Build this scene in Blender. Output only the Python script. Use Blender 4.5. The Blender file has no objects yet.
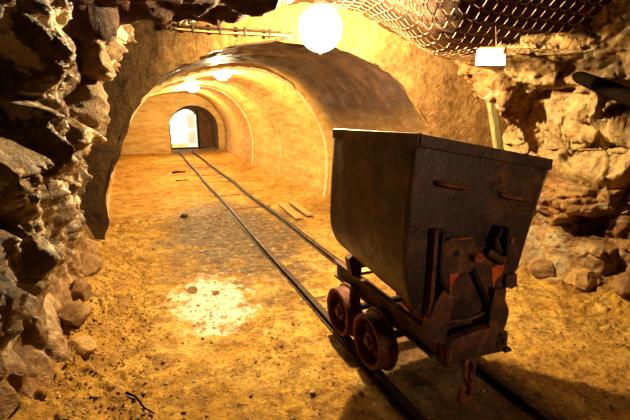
import bpy, bmesh, math, random
from mathutils import Vector, Matrix, noise
from math import sin, cos, pi, atan, atan2, sqrt

R = random.Random(7)
COL = bpy.context.scene.collection

# ------------------------------------------------------------------ camera (solved from the rails)
F, H, CX = 380.0, 1.5, -1.42
PH = atan(91 / F)
YW = atan((166 / F) / (cos(PH) + 91 / F * sin(PH)))
SW, CW = sin(YW), cos(YW)
cam = bpy.data.cameras.new('camera')
cam.sensor_width = 36.0
cam.lens = F / 630 * 36.0
cam.clip_start = 0.02
co = bpy.data.objects.new('camera', cam)
COL.objects.link(co)
co.location = (CX, 0, H)
co.rotation_euler = (pi / 2 - PH, 0, -YW)
bpy.context.scene.camera = co

sc = bpy.context.scene
sc.view_settings.view_transform = 'Standard'
sc.view_settings.look = 'Medium High Contrast'
sc.view_settings.exposure = 0.0
sc.cycles.max_bounces = 8
sc.cycles.diffuse_bounces = 4
sc.cycles.glossy_bounces = 3
sc.cycles.transparent_max_bounces = 8
sc.cycles.sample_clamp_indirect = 6.0
sc.cycles.caustics_reflective = False
sc.cycles.caustics_refractive = False

w = bpy.data.worlds.new('world')
sc.world = w
w.use_nodes = True
w.node_tree.nodes['Background'].inputs[0].default_value = (1, 0.98, 0.92, 1)
w.node_tree.nodes['Background'].inputs[1].default_value = 3.0


def at_y(px, py, y):
    a, b = (px - 315) / F, (210 - py) / F
    fw = cos(PH) + b * sin(PH)
    d = (fw * SW + a * CW, fw * CW - a * SW, -sin(PH) + b * cos(PH))
    t = y / d[1]
    return CX + t * d[0], H + t * d[2]


# ------------------------------------------------------------------ object helpers
def link(o, parent=None):
    COL.objects.link(o)
    if parent:
        o.parent = parent
    return o


def tag(o, label=None, cat=None, group=None, kind=None):
    if label: o['label'] = label
    if cat: o['category'] = cat
    if group: o['group'] = group
    if kind: o['kind'] = kind
    return o


def thing(name, label, cat, loc=(0, 0, 0), group=None, rz=0):
    o = bpy.data.objects.new(name, None)
    o.location = loc
    o.rotation_euler = (0, 0, rz)
    o.empty_display_size = .1
    return tag(link(o), label, cat, group)


def obj(name, bm, m, parent=None, smooth=False, loc=None):
    me = bpy.data.meshes.new(name)
    bmesh.ops.recalc_face_normals(bm, faces=bm.faces)
    bm.to_mesh(me)
    bm.free()
    me.materials.append(m)
    if smooth:
        for p in me.polygons: p.use_smooth = True
    o = bpy.data.objects.new(name, me)
    if loc: o.location = loc
    return link(o, parent)


def sharp(o, ang=35):
    """smooth shading, sharp above an angle"""
    o.data.set_sharp_from_angle(angle=math.radians(ang))
    return o


def mesh_obj(name, verts, faces, m, parent=None, smooth=True):
    me = bpy.data.meshes.new(name)
    me.from_pydata(verts, [], faces)
    me.update()
    me.materials.append(m)
    if smooth:
        me.polygons.foreach_set('use_smooth', [True] * len(me.polygons))
    return link(bpy.data.objects.new(name, me), parent)


def add_prism(bm, pts, y0, y1, axis='y'):
    """closed polygon pts (a,b) swept along an axis"""
    def mk(a, b, t):
        return {'y': (a, t, b), 'x': (t, a, b), 'z': (a, b, t)}[axis]
    v0 = [bm.verts.new(mk(a, b, y0)) for a, b in pts]
    v1 = [bm.verts.new(mk(a, b, y1)) for a, b in pts]
    n = len(pts)
    bm.faces.new(v0)
    bm.faces.new(v1[::-1])
    for i in range(n):
        bm.faces.new((v0[i], v1[i], v1[(i + 1) % n], v0[(i + 1) % n]))


def add_box(bm, c, s, rot=None, bev=0):
    r = bmesh.ops.create_cube(bm, size=1)
    M = Matrix.Translation(c) @ (rot.to_4x4() if rot else Matrix.Identity(4)) @ Matrix.Diagonal((*s, 1))
    bmesh.ops.transform(bm, matrix=M, verts=r['verts'])
    if bev:
        es = list({e for v in r['verts'] for e in v.link_edges})
        bmesh.ops.bevel(bm, geom=es, offset=bev, segments=2, affect='EDGES', profile=.6)


def add_bar(bm, a, b, wd, ht, up=(0, 0, 1), bev=0):
    """box from a to b, wd across, ht along up"""
    a, b = Vector(a), Vector(b)
    d = (b - a)
    L = d.length
    d.normalize()
    s = d.cross(Vector(up)).normalized()
    u = s.cross(d)
    rot = Matrix((s, d, u)).transposed()
    add_box(bm, (a + b) / 2, (wd, L, ht), rot, bev)


def add_tube(bm, pts, r, seg=8, closed=False, rf=None):
    pts = [Vector(p) for p in pts]
    n = len(pts)
    rings = []
    prev = None
    for i, p in enumerate(pts):
        if closed:
            d = pts[(i + 1) % n] - pts[i - 1]
        else:
            d = pts[min(i + 1, n - 1)] - pts[max(i - 1, 0)]
        d.normalize()
        if prev is None:
            a = Vector((0, 0, 1)) if abs(d.z) < .9 else Vector((1, 0, 0))
            s = d.cross(a).normalized()
        else:
            s = (prev - d * prev.dot(d)).normalized()
        prev = s
        t = d.cross(s)
        rr = r if rf is None else rf(i / max(n - 1, 1))
        rings.append([bm.verts.new(p + (s * cos(2 * pi * k / seg) + t * sin(2 * pi * k / seg)) * rr) for k in range(seg)])
    m = n if closed else n - 1
    for i in range(m):
        A, B = rings[i], rings[(i + 1) % n]
        for k in range(seg):
            bm.faces.new((A[k], A[(k + 1) % seg], B[(k + 1) % seg], B[k]))
    if not closed:
        bm.faces.new(rings[0][::-1])
        bm.faces.new(rings[-1])


def add_lathe(bm, prof, axis='x', c=(0, 0, 0), seg=40):
    """prof = (offset along axis, radius)"""
    rings = []
    c = Vector(c)
    for t, r in prof:
        ring = []
        if r < 1e-5:
            p = {'x': Vector((t, 0, 0)), 'y': Vector((0, t, 0)), 'z': Vector((0, 0, t))}[axis]
            rings.append([bm.verts.new(c + p)])
            continue
        for k in range(seg):
            a = 2 * pi * k / seg
            p = {'x': (t, r * cos(a), r * sin(a)), 'y': (r * cos(a), t, r * sin(a)), 'z': (r * cos(a), r * sin(a), t)}[axis]
            ring.append(bm.verts.new(c + Vector(p)))
        rings.append(ring)
    for A, B in zip(rings, rings[1:]):
        for k in range(seg):
            k2 = (k + 1) % seg
            if len(A) == 1 and len(B) == 1: continue
            if len(A) == 1: bm.faces.new((A[0], B[k2], B[k]))
            elif len(B) == 1: bm.faces.new((A[k], A[k2], B[0]))
            else: bm.faces.new((A[k], A[k2], B[k2], B[k]))


# ------------------------------------------------------------------ materials
class NT:
    def __init__(self, name):
        self.m = bpy.data.materials.new(name)
        self.m.use_nodes = True
        self.t = self.m.node_tree
        self.b = self.t.nodes['Principled BSDF']
        self.b.inputs['Specular IOR Level'].default_value = .35

    def n(self, typ, **k):
        nd = self.t.nodes.new(typ)
        for a, v in k.items():
            if a.startswith('i_'):
                key = a[2:]
                nd.inputs[int(key) if key.isdigit() else key.replace('_', ' ')].default_value = v
            else:
                setattr(nd, a, v)
        return nd

    def l(self, a, b): self.t.links.new(a, b)

    def coord(self):
        if not hasattr(self, '_c'):
            self._c = self.n('ShaderNodeTexCoord').outputs['Object']
        return self._c

    def noise(self, scale, detail=5, rough=.6, dist=0, vec=None):
        nd = self.n('ShaderNodeTexNoise', i_Scale=scale, i_Detail=detail, i_Roughness=rough, i_Distortion=dist)
        self.l(vec or self.coord(), nd.inputs['Vector'])
        return nd.outputs['Fac']

    def stretch(self, s):
        mp = self.n('ShaderNodeMapping')
        mp.inputs['Scale'].default_value = s
        self.l(self.coord(), mp.inputs['Vector'])
        return mp.outputs['Vector']

    def ramp(self, fac, stops, interp='LINEAR'):
        r = self.n('ShaderNodeValToRGB')
        cr = r.color_ramp
        cr.interpolation = interp
        while len(cr.elements) < len(stops): cr.elements.new(.5)
        for e, (p, c) in zip(cr.elements, stops):
            e.position = p
            e.color = (*c, 1) if isinstance(c, tuple) else (c, c, c, 1)
        self.l(fac, r.inputs['Fac'])
        return r.outputs['Color']

    def mix(self, fac, a, b, mode='MIX'):
        nd = self.n('ShaderNodeMix', data_type='RGBA', blend_type=mode)
        for s, v in ((nd.inputs[0], fac), (nd.inputs[6], a), (nd.inputs[7], b)):
            if isinstance(v, bpy.types.NodeSocket): self.l(v, s)
            elif isinstance(v, tuple): s.default_value = (*v, 1)
            else: s.default_value = v
        return nd.outputs[2]

    def math(self, op, a, b=0.0, clamp=False):
        nd = self.n('ShaderNodeMath', operation=op, use_clamp=clamp)
        for s, v in ((nd.inputs[0], a), (nd.inputs[1], b)):
            if isinstance(v, bpy.types.NodeSocket): self.l(v, s)
            else: s.default_value = v
        return nd.outputs[0]

    def base(self, c): self.l(c, self.b.inputs['Base Color']) if isinstance(c, bpy.types.NodeSocket) else setattr(self.b.inputs['Base Color'], 'default_value', (*c, 1))
    def rough(self, v): self.l(v, self.b.inputs['Roughness']) if isinstance(v, bpy.types.NodeSocket) else setattr(self.b.inputs['Roughness'], 'default_value', v)

    def bump(self, h, strength=.5, dist=.02):
        b = self.n('ShaderNodeBump', i_Strength=strength, i_Distance=dist)
        self.l(h, b.inputs['Height'])
        self.l(b.outputs[0], self.b.inputs['Normal'])


def rock_mat(name, tones, tint, rough=(.45, .85), bscale=28, patches=None, spec=.35, foot=None, pth=(.56, .66)):
    """tones: colours of the large patches; tint: colours keyed to the block a point belongs to"""
    s = NT(name)
    at = s.n('ShaderNodeAttribute', attribute_name='tint')
    sep = s.n('ShaderNodeSeparateColor')
    s.l(at.outputs['Color'], sep.inputs[0])
    k = len(tones)
    big = s.ramp(s.noise(2.6, 6, .65, .6), [(.3 + .4 * i / (k - 1), c) for i, c in enumerate(tones)])
    k = len(tint)
    blk = s.ramp(sep.outputs[0], [(.1 + .8 * i / (k - 1), c) for i, c in enumerate(tint)])
    c = s.mix(.55, big, blk)
    fine = s.ramp(s.noise(22, 6, .7, .4), [(.32, .45), (.5, .95), (.7, 1.35)])
    c = s.mix(1.0, c, fine, 'MULTIPLY')
    if patches:
        pm = s.ramp(s.noise(4.5, 5, .7, 1.0), [(pth[0], 0.0), (pth[1], 1.0)])
        c = s.mix(s.math('MULTIPLY', pm, .85), c, patches)
    if foot:                                                # mud-stained low down
        sx = s.n('ShaderNodeSeparateXYZ')
        s.l(s.coord(), sx.inputs[0])
        lo = s.ramp(s.math('ADD', sx.outputs[2], s.math('MULTIPLY', s.noise(3), .5)), [(.45, 1.0), (.95, 0.0)])
        c = s.mix(s.math('MULTIPLY', lo, .8), c, s.mix(1.0, foot, fine, 'MULTIPLY'))
    s.base(c)
    s.b.inputs['Specular IOR Level'].default_value = spec
    s.rough(s.ramp(s.noise(6, 4), [(.35, rough[0]), (.65, rough[1])]))
    s.bump(s.math('ADD', s.noise(bscale, 8, .7, .3), s.math('MULTIPLY', s.noise(bscale * 4, 4, .7), .35)), .75, .03)
    return s.m


M = {}
M['rock_left'] = rock_mat('dark_wet_rock', [(.010, .006, .004), (.06, .033, .015), (.20, .12, .05), (.06, .046, .034)],
                          [(.014, .008, .005), (.12, .065, .024), (.05, .03, .016), (.20, .12, .045)], (.22, .6), 26,
                          (.50, .40, .25), .6, (.28, .145, .045), (.53, .60))
M['rock_right'] = rock_mat('ochre_rubble_rock', [(.04, .016, .007), (.20, .088, .027), (.42, .27, .10), (.11, .085, .048)],
                           [(.045, .016, .007), (.32, .18, .062), (.13, .043, .014), (.46, .33, .15)], (.45, .85), 20,
                           (.34, .31, .21))
M['rock_ceiling'] = rock_mat('dark_ceiling_rock', [(.018, .010, .007), (.06, .028, .013), (.12, .055, .026)],
                            [(.025, .012, .007), (.08, .035, .016), (.05, .026, .015)], (.55, .85), 22, (.09, .05, .032), .2)

# sprayed plaster round the portal
s = NT('rough_ochre_plaster')
c = s.ramp(s.noise(3.2, 7, .7, .5), [(.28, (.17, .085, .03)), (.48, (.36, .20, .06)), (.7, (.50, .32, .11))])
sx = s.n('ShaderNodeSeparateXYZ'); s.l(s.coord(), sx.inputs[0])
left_shade = s.ramp(s.math('ADD', s.math('MULTIPLY', s.math('ADD', sx.outputs[0], s.math('MULTIPLY', s.noise(2.5), .6)), .5), 1.0, True), [(.48, 1.0), (.92, 0.0)])
c = s.mix(s.math('MULTIPLY', left_shade, .85), c, s.ramp(s.noise(6, 6, .7), [(.35, (.018, .009, .004)), (.65, (.065, .033, .013))]))  # shade on the portal's left side, painted dark into the plaster colour
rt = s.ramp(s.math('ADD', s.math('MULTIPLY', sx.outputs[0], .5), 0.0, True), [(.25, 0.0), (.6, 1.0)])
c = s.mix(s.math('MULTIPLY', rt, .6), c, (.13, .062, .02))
c = s.mix(1.0, c, s.ramp(s.noise(18, 6, .7), [(.3, .55), (.7, 1.25)]), 'MULTIPLY')
s.base(c); s.rough(.85)
s.bump(s.noise(11, 8, .72, .8), .9, .07)
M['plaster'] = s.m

# vault lining: sooty streaked near the portal, yellow lime farther in
s = NT('streaked_vault_lining')
sx = s.n('ShaderNodeSeparateXYZ'); s.l(s.coord(), sx.inputs[0])
streak = s.noise(9, 5, .65, .3, s.stretch((1.2, .16, 1.2)))
streak2 = s.noise(3, 6, .7, .8, s.stretch((.5, 1.6, .5)))
yel = s.ramp(streak, [(.3, (.34, .19, .05)), (.55, (.54, .34, .105)), (.75, (.62, .43, .165))])
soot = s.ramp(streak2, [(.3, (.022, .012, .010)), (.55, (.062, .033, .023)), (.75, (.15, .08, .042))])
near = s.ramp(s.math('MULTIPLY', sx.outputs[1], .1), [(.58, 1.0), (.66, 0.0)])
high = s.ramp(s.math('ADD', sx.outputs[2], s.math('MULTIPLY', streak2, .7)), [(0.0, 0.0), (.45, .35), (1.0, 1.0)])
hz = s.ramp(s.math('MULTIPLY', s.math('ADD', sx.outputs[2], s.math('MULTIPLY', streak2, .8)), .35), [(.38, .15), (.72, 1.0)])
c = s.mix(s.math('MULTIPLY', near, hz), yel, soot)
c = s.mix(1.0, c, s.ramp(s.noise(14, 6, .7), [(.3, .7), (.7, 1.15)]), 'MULTIPLY')
s.base(c)
s.rough(s.ramp(streak, [(.3, .42), (.7, .7)]))
s.bump(s.math('ADD', streak2, s.math('MULTIPLY', s.noise(20, 7, .7), .7)), .55, .035)
M['vault'] = s.m

s = NT('pale_lime_edge')
s.base(s.ramp(s.noise(9), [(.3, (.45, .32, .15)), (.7, (.75, .62, .38))])); s.rough(.6); s.bump(s.noise(30), .5, .01)
M['lime'] = s.m

s = NT('stained_end_wall')
st = s.noise(5, 6, .7, .4, s.stretch((.35, 1, 1.6)))
c = s.ramp(st, [(.3, (.33, .19, .06)), (.5, (.52, .35, .13)), (.72, (.62, .47, .22))])
s.base(c); s.rough(.75); s.bump(s.noise(12, 6, .7), .6, .03)
M['endwall'] = s.m

s = NT('old_brick_reveal')
br = s.n('ShaderNodeTexBrick', i_Scale=5.0)
br.inputs['Color1'].default_value = (.16, .075, .035, 1)
br.inputs['Color2'].default_value = (.26, .15, .07, 1)
br.inputs['Mortar'].default_value = (.09, .06, .035, 1)
mp = s.n('ShaderNodeMapping'); mp.inputs['Rotation'].default_value = (pi / 2, 0, 0)
s.l(s.coord(), mp.inputs['Vector']); s.l(mp.outputs[0], br.inputs['Vector'])
s.base(s.mix(.45, br.outputs[0], s.ramp(s.noise(4), [(.35, (.09, .05, .025)), (.65, (.36, .2, .1))]))); s.rough(.9)
M['brick'] = s.m

# floor
s = NT('ochre_mine_floor')
co_ = s.coord()
sx = s.n('ShaderNodeSeparateXYZ'); s.l(co_, sx.inputs[0])
X, Y = sx.outputs[0], sx.outputs[1]


def blob(s, cx, cy, rx, ry, soft=.5, wob=.8, nsc=2.5):
    """soft ragged patch of ground: 1 inside, 0 outside"""
    sx_ = s.n('ShaderNodeSeparateXYZ'); s.l(s.coord(), sx_.inputs[0])
    dx = s.math('DIVIDE', s.math('SUBTRACT', sx_.outputs[0], cx), rx)
    dy = s.math('DIVIDE', s.math('SUBTRACT', sx_.outputs[1], cy), ry)
    d = s.math('SQRT', s.math('ADD', s.math('MULTIPLY', dx, dx), s.math('MULTIPLY', dy, dy)))
    d = s.math('ADD', d, s.math('MULTIPLY', s.math('SUBTRACT', s.noise(nsc, 6, .7), .5), wob * 2))
    return s.ramp(d, [(1 - soft, 1.0), (1.0, 0.0)])


big = s.noise(1.3, 7, .7, .6)
mid = s.noise(6.5, 7, .72, .3)
c = s.ramp(big, [(.30, (.30, .145, .022)), (.47, (.56, .315, .055)), (.64, (.72, .47, .13))])
c = s.mix(s.ramp(mid, [(.40, .75), (.55, 0.0)]), c, (.24, .115, .028))
# grey damp gravel strip left of and between the rails
damp = blob(s, -.50, 5.1, 1.15, 2.6, .5, .8)
c = s.mix(s.math('MULTIPLY', damp, .93), c, s.ramp(s.noise(13, 6, .75), [(.38, (.045, .026, .013)), (.55, (.15, .09, .04)), (.66, (.50, .38, .23))]))
bed = blob(s, .05, .9, .55, 1.7, .4, .6)
c = s.mix(s.math('MULTIPLY', bed, .8), c, s.ramp(s.noise(11, 6, .75), [(.36, (.06, .035, .018)), (.6, (.17, .09, .04)), (.75, (.36, .24, .12))]))
# lamp glare off the wet ground, painted pale into the colour
glare = blob(s, -1.08, 3.03, .36, .58, .42, 1.5, 6.0)
c = s.mix(s.math('MULTIPLY', glare, .9), c, s.ramp(s.noise(17, 6, .75), [(.36, (.40, .22, .06)), (.5, (.92, .84, .66))]))
c = s.mix(1.0, c, s.ramp(s.noise(38, 5, .75), [(.3, .5), (.5, 1.0), (.72, 1.3)]), 'MULTIPLY')
speck = s.ramp(s.noise(55, 3, .6), [(.665, 0.0), (.70, 1.0)])
c = s.mix(s.math('MULTIPLY', speck, .65), c, (.62, .50, .32))
c = s.mix(s.ramp(s.noise(24, 3, .55, .2), [(.31, .8), (.36, 0.0)]), c, (.045, .022, .01))
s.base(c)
wet = s.math('ADD', s.math('MULTIPLY', damp, .30), s.math('MULTIPLY', glare, .32), True)
s.rough(s.math('SUBTRACT', s.ramp(s.noise(5), [(.3, .72), (.7, .95)]), wet, True))
s.b.inputs['Specular IOR Level'].default_value = .3
s.bump(s.math('ADD', s.math('MULTIPLY', s.noise(11, 9, .78, .2), 1.4), s.math('MULTIPLY', s.noise(60, 5, .7), .35)), .95, .05)
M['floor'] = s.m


def rust_mat(name, dark, mid, hot, amount=.5, rough=.6, metal=.35, scale=7, spec=.4):
    s = NT(name)
    n1 = s.noise(scale, 8, .72, .5)
    c = s.ramp(n1, [(.30, dark), (.62 - amount * .25, dark), (.72 - amount * .22, mid), (.92 - amount * .2, hot)])
    c = s.mix(1.0, c, s.ramp(s.noise(45, 5, .7), [(.3, .6), (.7, 1.3)]), 'MULTIPLY')
    s.base(c)
    s.b.inputs['Metallic'].default_value = metal
    s.b.inputs['Specular IOR Level'].default_value = spec
    s.rough(s.ramp(s.noise(scale * 1.7, 5), [(.3, rough - .12), (.7, min(1, rough + .2))]))
    s.bump(s.math('ADD', s.noise(scale * 3, 7, .7), s.math('MULTIPLY', s.noise(90, 4, .7), .4)), .5, .008)
    return s.m


M['hopper'] = rust_mat('dark_scaled_plate', (.048, .028, .020), (.105, .050, .028), (.24, .085, .035), .52, .42, .4, 6, .6)
M['frame'] = rust_mat('rusty_frame_iron', (.065, .036, .024), (.15, .062, .03), (.32, .115, .042), .60, .62, .35, 8)
M['bright_rust'] = rust_mat('orange_rust', (.10, .035, .016), (.24, .075, .025), (.42, .14, .04), .75, .7, .2, 10)
M['wheel'] = rust_mat('red_rust_iron', (.085, .03, .016), (.19, .06, .024), (.32, .11, .04), .65, .6, .3, 9)
M['red_lead'] = rust_mat('red_lead_paint', (.35, .06, .015), (.5, .10, .02), (.55, .16, .04), .6, .7, 0, 12)
M['dark_iron'] = rust_mat('dark_iron', (.02, .014, .012), (.05, .026, .016), (.12, .05, .02), .4, .55, .5, 8)
M['rail'] = rust_mat('rail_steel', (.05, .03, .022), (.12, .07, .045), (.26, .16, .09), .5, .5, .6, 12)

s = NT('weathered_board')
g = s.noise(9, 6, .65, .4, s.stretch((6, .6, 6)))
s.base(s.ramp(g, [(.3, (.22, .13, .05)), (.6, (.46, .30, .12)), (.8, (.58, .42, .2))])); s.rough(.8); s.bump(g, .5, .01)
M['board'] = s.m
s = NT('yellow_painted_timber')
g = s.noise(7, 6, .7, .5, s.stretch((5, 5, .8)))
s.base(s.ramp(g, [(.28, (.08, .055, .025)), (.45, (.22, .18, .07)), (.7, (.34, .29, .14))])); s.rough(.7); s.bump(g, .5, .01)
M['post'] = s.m
s = NT('dark_damp_timber')
g = s.noise(7, 6, .7, .5, s.stretch((8, 8, .8)))
s.base(s.ramp(g, [(.3, (.004, .003, .002)), (.7, (.016, .010, .006))])); s.rough(1.0); s.b.inputs['Specular IOR Level'].default_value = .0; s.bump(g, .6, .012)
M['dark_wood'] = s.m
s = NT('muddy_sleeper_wood')
g = s.noise(7, 6, .7, .5, s.stretch((.8, 8, 8)))
s.base(s.ramp(g, [(.3, (.06, .032, .014)), (.7, (.17, .095, .035))])); s.rough(.85); s.bump(g, .6, .012)
M['sleeper'] = s.m
s = NT('galvanised_wire')
s.base(s.ramp(s.noise(12), [(.35, (.12, .06, .03)), (.65, (.38, .26, .16))])); s.rough(.5); s.b.inputs['Metallic'].default_value = .5
M['wire'] = s.m
s = NT('white_sign_board')
s.base(s.ramp(s.noise(9), [(.3, (.80, .76, .66)), (.7, (.92, .9, .82))])); s.rough(.45)
M['sign'] = s.m
s = NT('faded_print'); s.base((.70, .66, .58)); s.rough(.7); M['print'] = s.m
s = NT('sign_rust_edge'); s.base((.45, .17, .06)); s.rough(.8); M['sign_edge'] = s.m
s = NT('black_cable'); s.base(s.ramp(s.noise(20), [(.3, (.02, .014, .01)), (.7, (.07, .045, .03))])); s.rough(.45); M['cable'] = s.m
s = NT('pale_conduit'); s.base(s.ramp(s.noise(14), [(.3, (.28, .17, .07)), (.7, (.5, .36, .18))])); s.rough(.5); M['conduit'] = s.m
s = NT('white_frosted_door'); s.base((.9, .9, .85)); s.rough(.5)
tl = s.n('ShaderNodeBsdfTranslucent'); tl.inputs[0].default_value = (.95, .95, .9, 1)
mx = s.n('ShaderNodeMixShader'); mx.inputs[0].default_value = .7
s.l(s.b.outputs[0], mx.inputs[1]); s.l(tl.outputs[0], mx.inputs[2]); s.l(mx.outputs[0], s.t.nodes['Material Output'].inputs[0])
M['door'] = s.m
s = NT('dark_door_edge'); s.base((.035, .025, .018)); s.rough(.7); M['door_dark'] = s.m
s = NT('pale_outdoor_ground'); s.base(s.ramp(s.noise(3), [(.3, (.7, .68, .6)), (.7, (.85, .83, .78))])); s.rough(.9); M['outside'] = s.m
s = NT('puddle_water'); s.base((.10, .042, .010)); s.rough(.08); s.b.inputs['Specular IOR Level'].default_value = .6; M['water'] = s.m


def stone_mat(name, a, b, rough=.8):
    s = NT(name)
    s.base(s.mix(1.0, s.ramp(s.noise(9, 6, .7), [(.3, a), (.7, b)]), s.ramp(s.noise(60, 4, .7), [(.3, .6), (.7, 1.25)]), 'MULTIPLY'))
    s.rough(rough)
    s.bump(s.noise(22, 7, .7), .7, .02)
    return s.m


M['stone_dark'] = stone_mat('dark_stone', (.025, .017, .012), (.08, .05, .03), .6)
M['stone_ochre'] = stone_mat('ochre_stone', (.22, .11, .035), (.48, .30, .11))
M['stone_brown'] = stone_mat('brown_stone', (.10, .05, .02), (.28, .16, .06))
M['stone_grey'] = stone_mat('grey_stone', (.13, .10, .065), (.34, .28, .19))


def glow_mat(name, col, strength):
    """frosted globe: glows, and lets the lamp inside shine out"""
    m = bpy.data.materials.new(name)
    m.use_nodes = True
    t = m.node_tree
    t.nodes.clear()
    o = t.nodes.new('ShaderNodeOutputMaterial')
    a = t.nodes.new('ShaderNodeAddShader')
    tr = t.nodes.new('ShaderNodeBsdfTransparent')
    em = t.nodes.new('ShaderNodeEmission')
    em.inputs[0].default_value = (*col, 1)
    em.inputs[1].default_value = strength
    t.links.new(tr.outputs[0], a.inputs[0]); t.links.new(em.outputs[0], a.inputs[1]); t.links.new(a.outputs[0], o.inputs[0])
    return m


M['glow'] = glow_mat('glowing_globe', (1, .93, .72), 1.4)
M['glow_far'] = glow_mat('glowing_lamp_glass', (1, .9, .62), 3.0)

# ------------------------------------------------------------------ rock relief


VO = (Vector((17.3, 4.1, 9.7)), Vector((-6.2, 23.8, 1.9)), Vector((3.3, -11.5, 31.4)))


def vn(p): return Vector([noise.noise(p + o) for o in VO])


def block(p, sc_, tilt=1.0, crack=.12):
    q = p * sc_
    d, pts = noise.voronoi(q)
    c0 = pts[0]
    r = noise.cell_vector(c0 * 13.7 + Vector((3.1, 7.7, 1.3)))
    r = r * 2 - Vector((1, 1, 1)) if max(r) <= 1 and min(r) >= 0 else r
    e = min(1.0, (d[1] - d[0]) / crack)
    e = e * e * (3 - 2 * e)
    h = r.x * .55 + r.dot(q - c0) * tilt
    return h, e, r


def frac(p, s_, oct_=5, h=.9):
    return noise.fractal(p * s_, h, 2.1, oct_)


def rock_h(p, A):
    """A: list of (amplitude, scale, tilt, crack depth) + fine"""
    wp = p + vn(p * 2.3) * .10 + vn(p * 6.1) * .03
    h = 0
    tint = None
    for amp, s_, tl, ck in A['b']:
        b, e, r = block(wp, s_, tl)
        h += amp * (b * (.25 + .75 * e)) - ck * (1 - e)
        if tint is None: tint = (r.x * .5 + .5, r.y * .5 + .5, e)
    if 'f3' in A: h += A['f3'] * (noise.ridged_multi_fractal(p * 11, .8, 2.2, 4, 1.0, 2.0) * .4 - .5)
    h += A['f'] * frac(p, A.get('fs', 5), 6) + A.get('f2', 0) * noise.ridged_multi_fractal(p * A.get('f2s', 9), .9, 2.1, 4, 1.0, 2.0) * .3
    return h, tint


def relief(name, nu, nv, fn, hf, mat, flip=False, kind='structure', warp=None):
    """grid u,v in 0..1; fn -> base point; hf(point,u,v) -> (height, tint) along the normal"""
    P = [[fn(i / nu, j / nv) for i in range(nu + 1)] for j in range(nv + 1)]
    V, T = [], []
    for j in range(nv + 1):
        for i in range(nu + 1):
            p = P[j][i]
            du = P[j][min(i + 1, nu)] - P[j][max(i - 1, 0)]
            dv = P[min(j + 1, nv)][i] - P[max(j - 1, 0)][i]
            n = du.cross(dv)
            if n.length < 1e-9: n = Vector((0, 0, 1))
            n.normalize()
            if flip: n = -n
            h, t = hf(p, i / nu, j / nv)
            V.append(p + n * h)
            T.append(t)
    Fc = []
    for j in range(nv):
        for i in range(nu):
            a = j * (nu + 1) + i
            q = (a, a + 1, a + nu + 2, a + nu + 1)
            Fc.append(q[::-1] if flip else q)
    o = mesh_obj(name, V, Fc, mat)
    if T[0]:
        ca = o.data.color_attributes.new('tint', 'FLOAT_COLOR', 'POINT')
        buf = []
        for t in T: buf += [t[0], t[1], t[2], 1.0]
        ca.data.foreach_set('color', buf)
    tag(o, kind=kind)
    return o


def sm(a, b, x):
    t = max(0., min(1., (x - a) / (b - a)))
    return t * t * (3 - 2 * t)


def lerp_pts(pts, t):
    for (a, va), (b, vb) in zip(pts, pts[1:]):
        if t <= b:
            k = (t - a) / (b - a) if b > a else 0
            return va + (vb - va) * max(0, k)
    return pts[-1][1]


FH = 4.3                                                   # the portal face stands square to the view


def portal_y(x): return (FH - (x - CX) * SW) / CW


# vault cross-section, resampled by arc
VP = [(-2.07, -.12), (-2.07, .15), (-1.98, .6), (-1.83, 1.05), (-1.61, 1.54), (-1.27, 1.95), (-.76, 2.19), (-.1, 2.31), (.46, 2.26), (.95, 2.01),
      (1.27, 1.66), (1.48, 1.27), (1.57, .85), (1.56, .4), (1.5, .0), (1.49, -.12)]


def catmull(pts, n):
    out = []
    P = [pts[0]] + pts + [pts[-1]]
    L = len(pts) - 1
    for k in range(n + 1):
        t = k / n * L
        i = min(int(t), L - 1)
        f = t - i
        p0, p1, p2, p3 = (Vector(P[i + j]) for j in range(4))
        out.append(.5 * (2 * p1 + (p2 - p0) * f + (2 * p0 - 5 * p1 + 4 * p2 - p3) * f * f + (3 * p1 - p0 - 3 * p2 + p3) * f ** 3))
    return out


NVA = 90
VPR = catmull(VP, NVA)


def vault_pt(u, y):
    k = u * NVA
    i = min(int(k), NVA - 1)
    p = VPR[i].lerp(VPR[i + 1], k - i)
    x, z = p
    if x < -.2:
        x = -.2 + (x + .2) * (1 + .033 * max(0, y - 5))
    else:
        x = -.2 + (x + .2) * (1 + .022 * max(0, y - 12))
    z = z * (1 + .012 * max(0, y - 6.4)) if z > 0 else z
    return x, z


def vault_fn(u, v):
    x0, _ = vault_pt(u, 4.5)
    y0 = portal_y(x0) - .01
    y = y0 + (18.6 - y0) * (v ** 1.5)
    x, z = vault_pt(u, y)
    return Vector((x, y, z))


def vault_h(p, u, v):
    h = .022 * frac(p, 1.6, 5) + .012 * frac(p, 6, 4)
    h *= min(1, v * 12 + .2)
    # shallow corrugations across the far lining
    if p.y > 6.4: h -= .035
    if p.y > 12: h += .02
    return h, None


relief('wall_tunnel', 150, 170, vault_fn, vault_h, M['vault'])

# arch ribs at the joints of the lining
for i, (yy, wd) in enumerate(((6.42, .035), (9.2, .03), (12.0, .05))):
    bm = bmesh.new()
    pts = []
    for k in range(61):
        x, z = vault_pt(k / 60, yy)
        x0, z0 = -.15, 1.0
        pts.append((x0 + (x - x0) * .992, yy + .012 * noise.noise(Vector((x, z, yy))), z0 + (z - z0) * .992))
    add_tube(bm, pts, wd, 6)
    tag(obj('trim_%d' % (i + 1), bm, M['lime'], smooth=True), kind='structure')


# ---- face around the portal
def bulk_fn(u, v):
    x, z = vault_pt(u, 4.5)
    cx_, cz = -.2, .5
    s_ = 1 + v * 1.15 + (1 - sm(0, .12, v)) * (-.012 + .035 * noise.fractal(Vector((x * 2.2, z * 2.2, 3)), .9, 2.1, 5))
    px, pz = cx_ + (x - cx_) * s_, (cz + (z - cz) * (s_ - v * .4) if z > cz else z - v * .05)
    y = portal_y(px)
    return Vector((px, y, pz))


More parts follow.
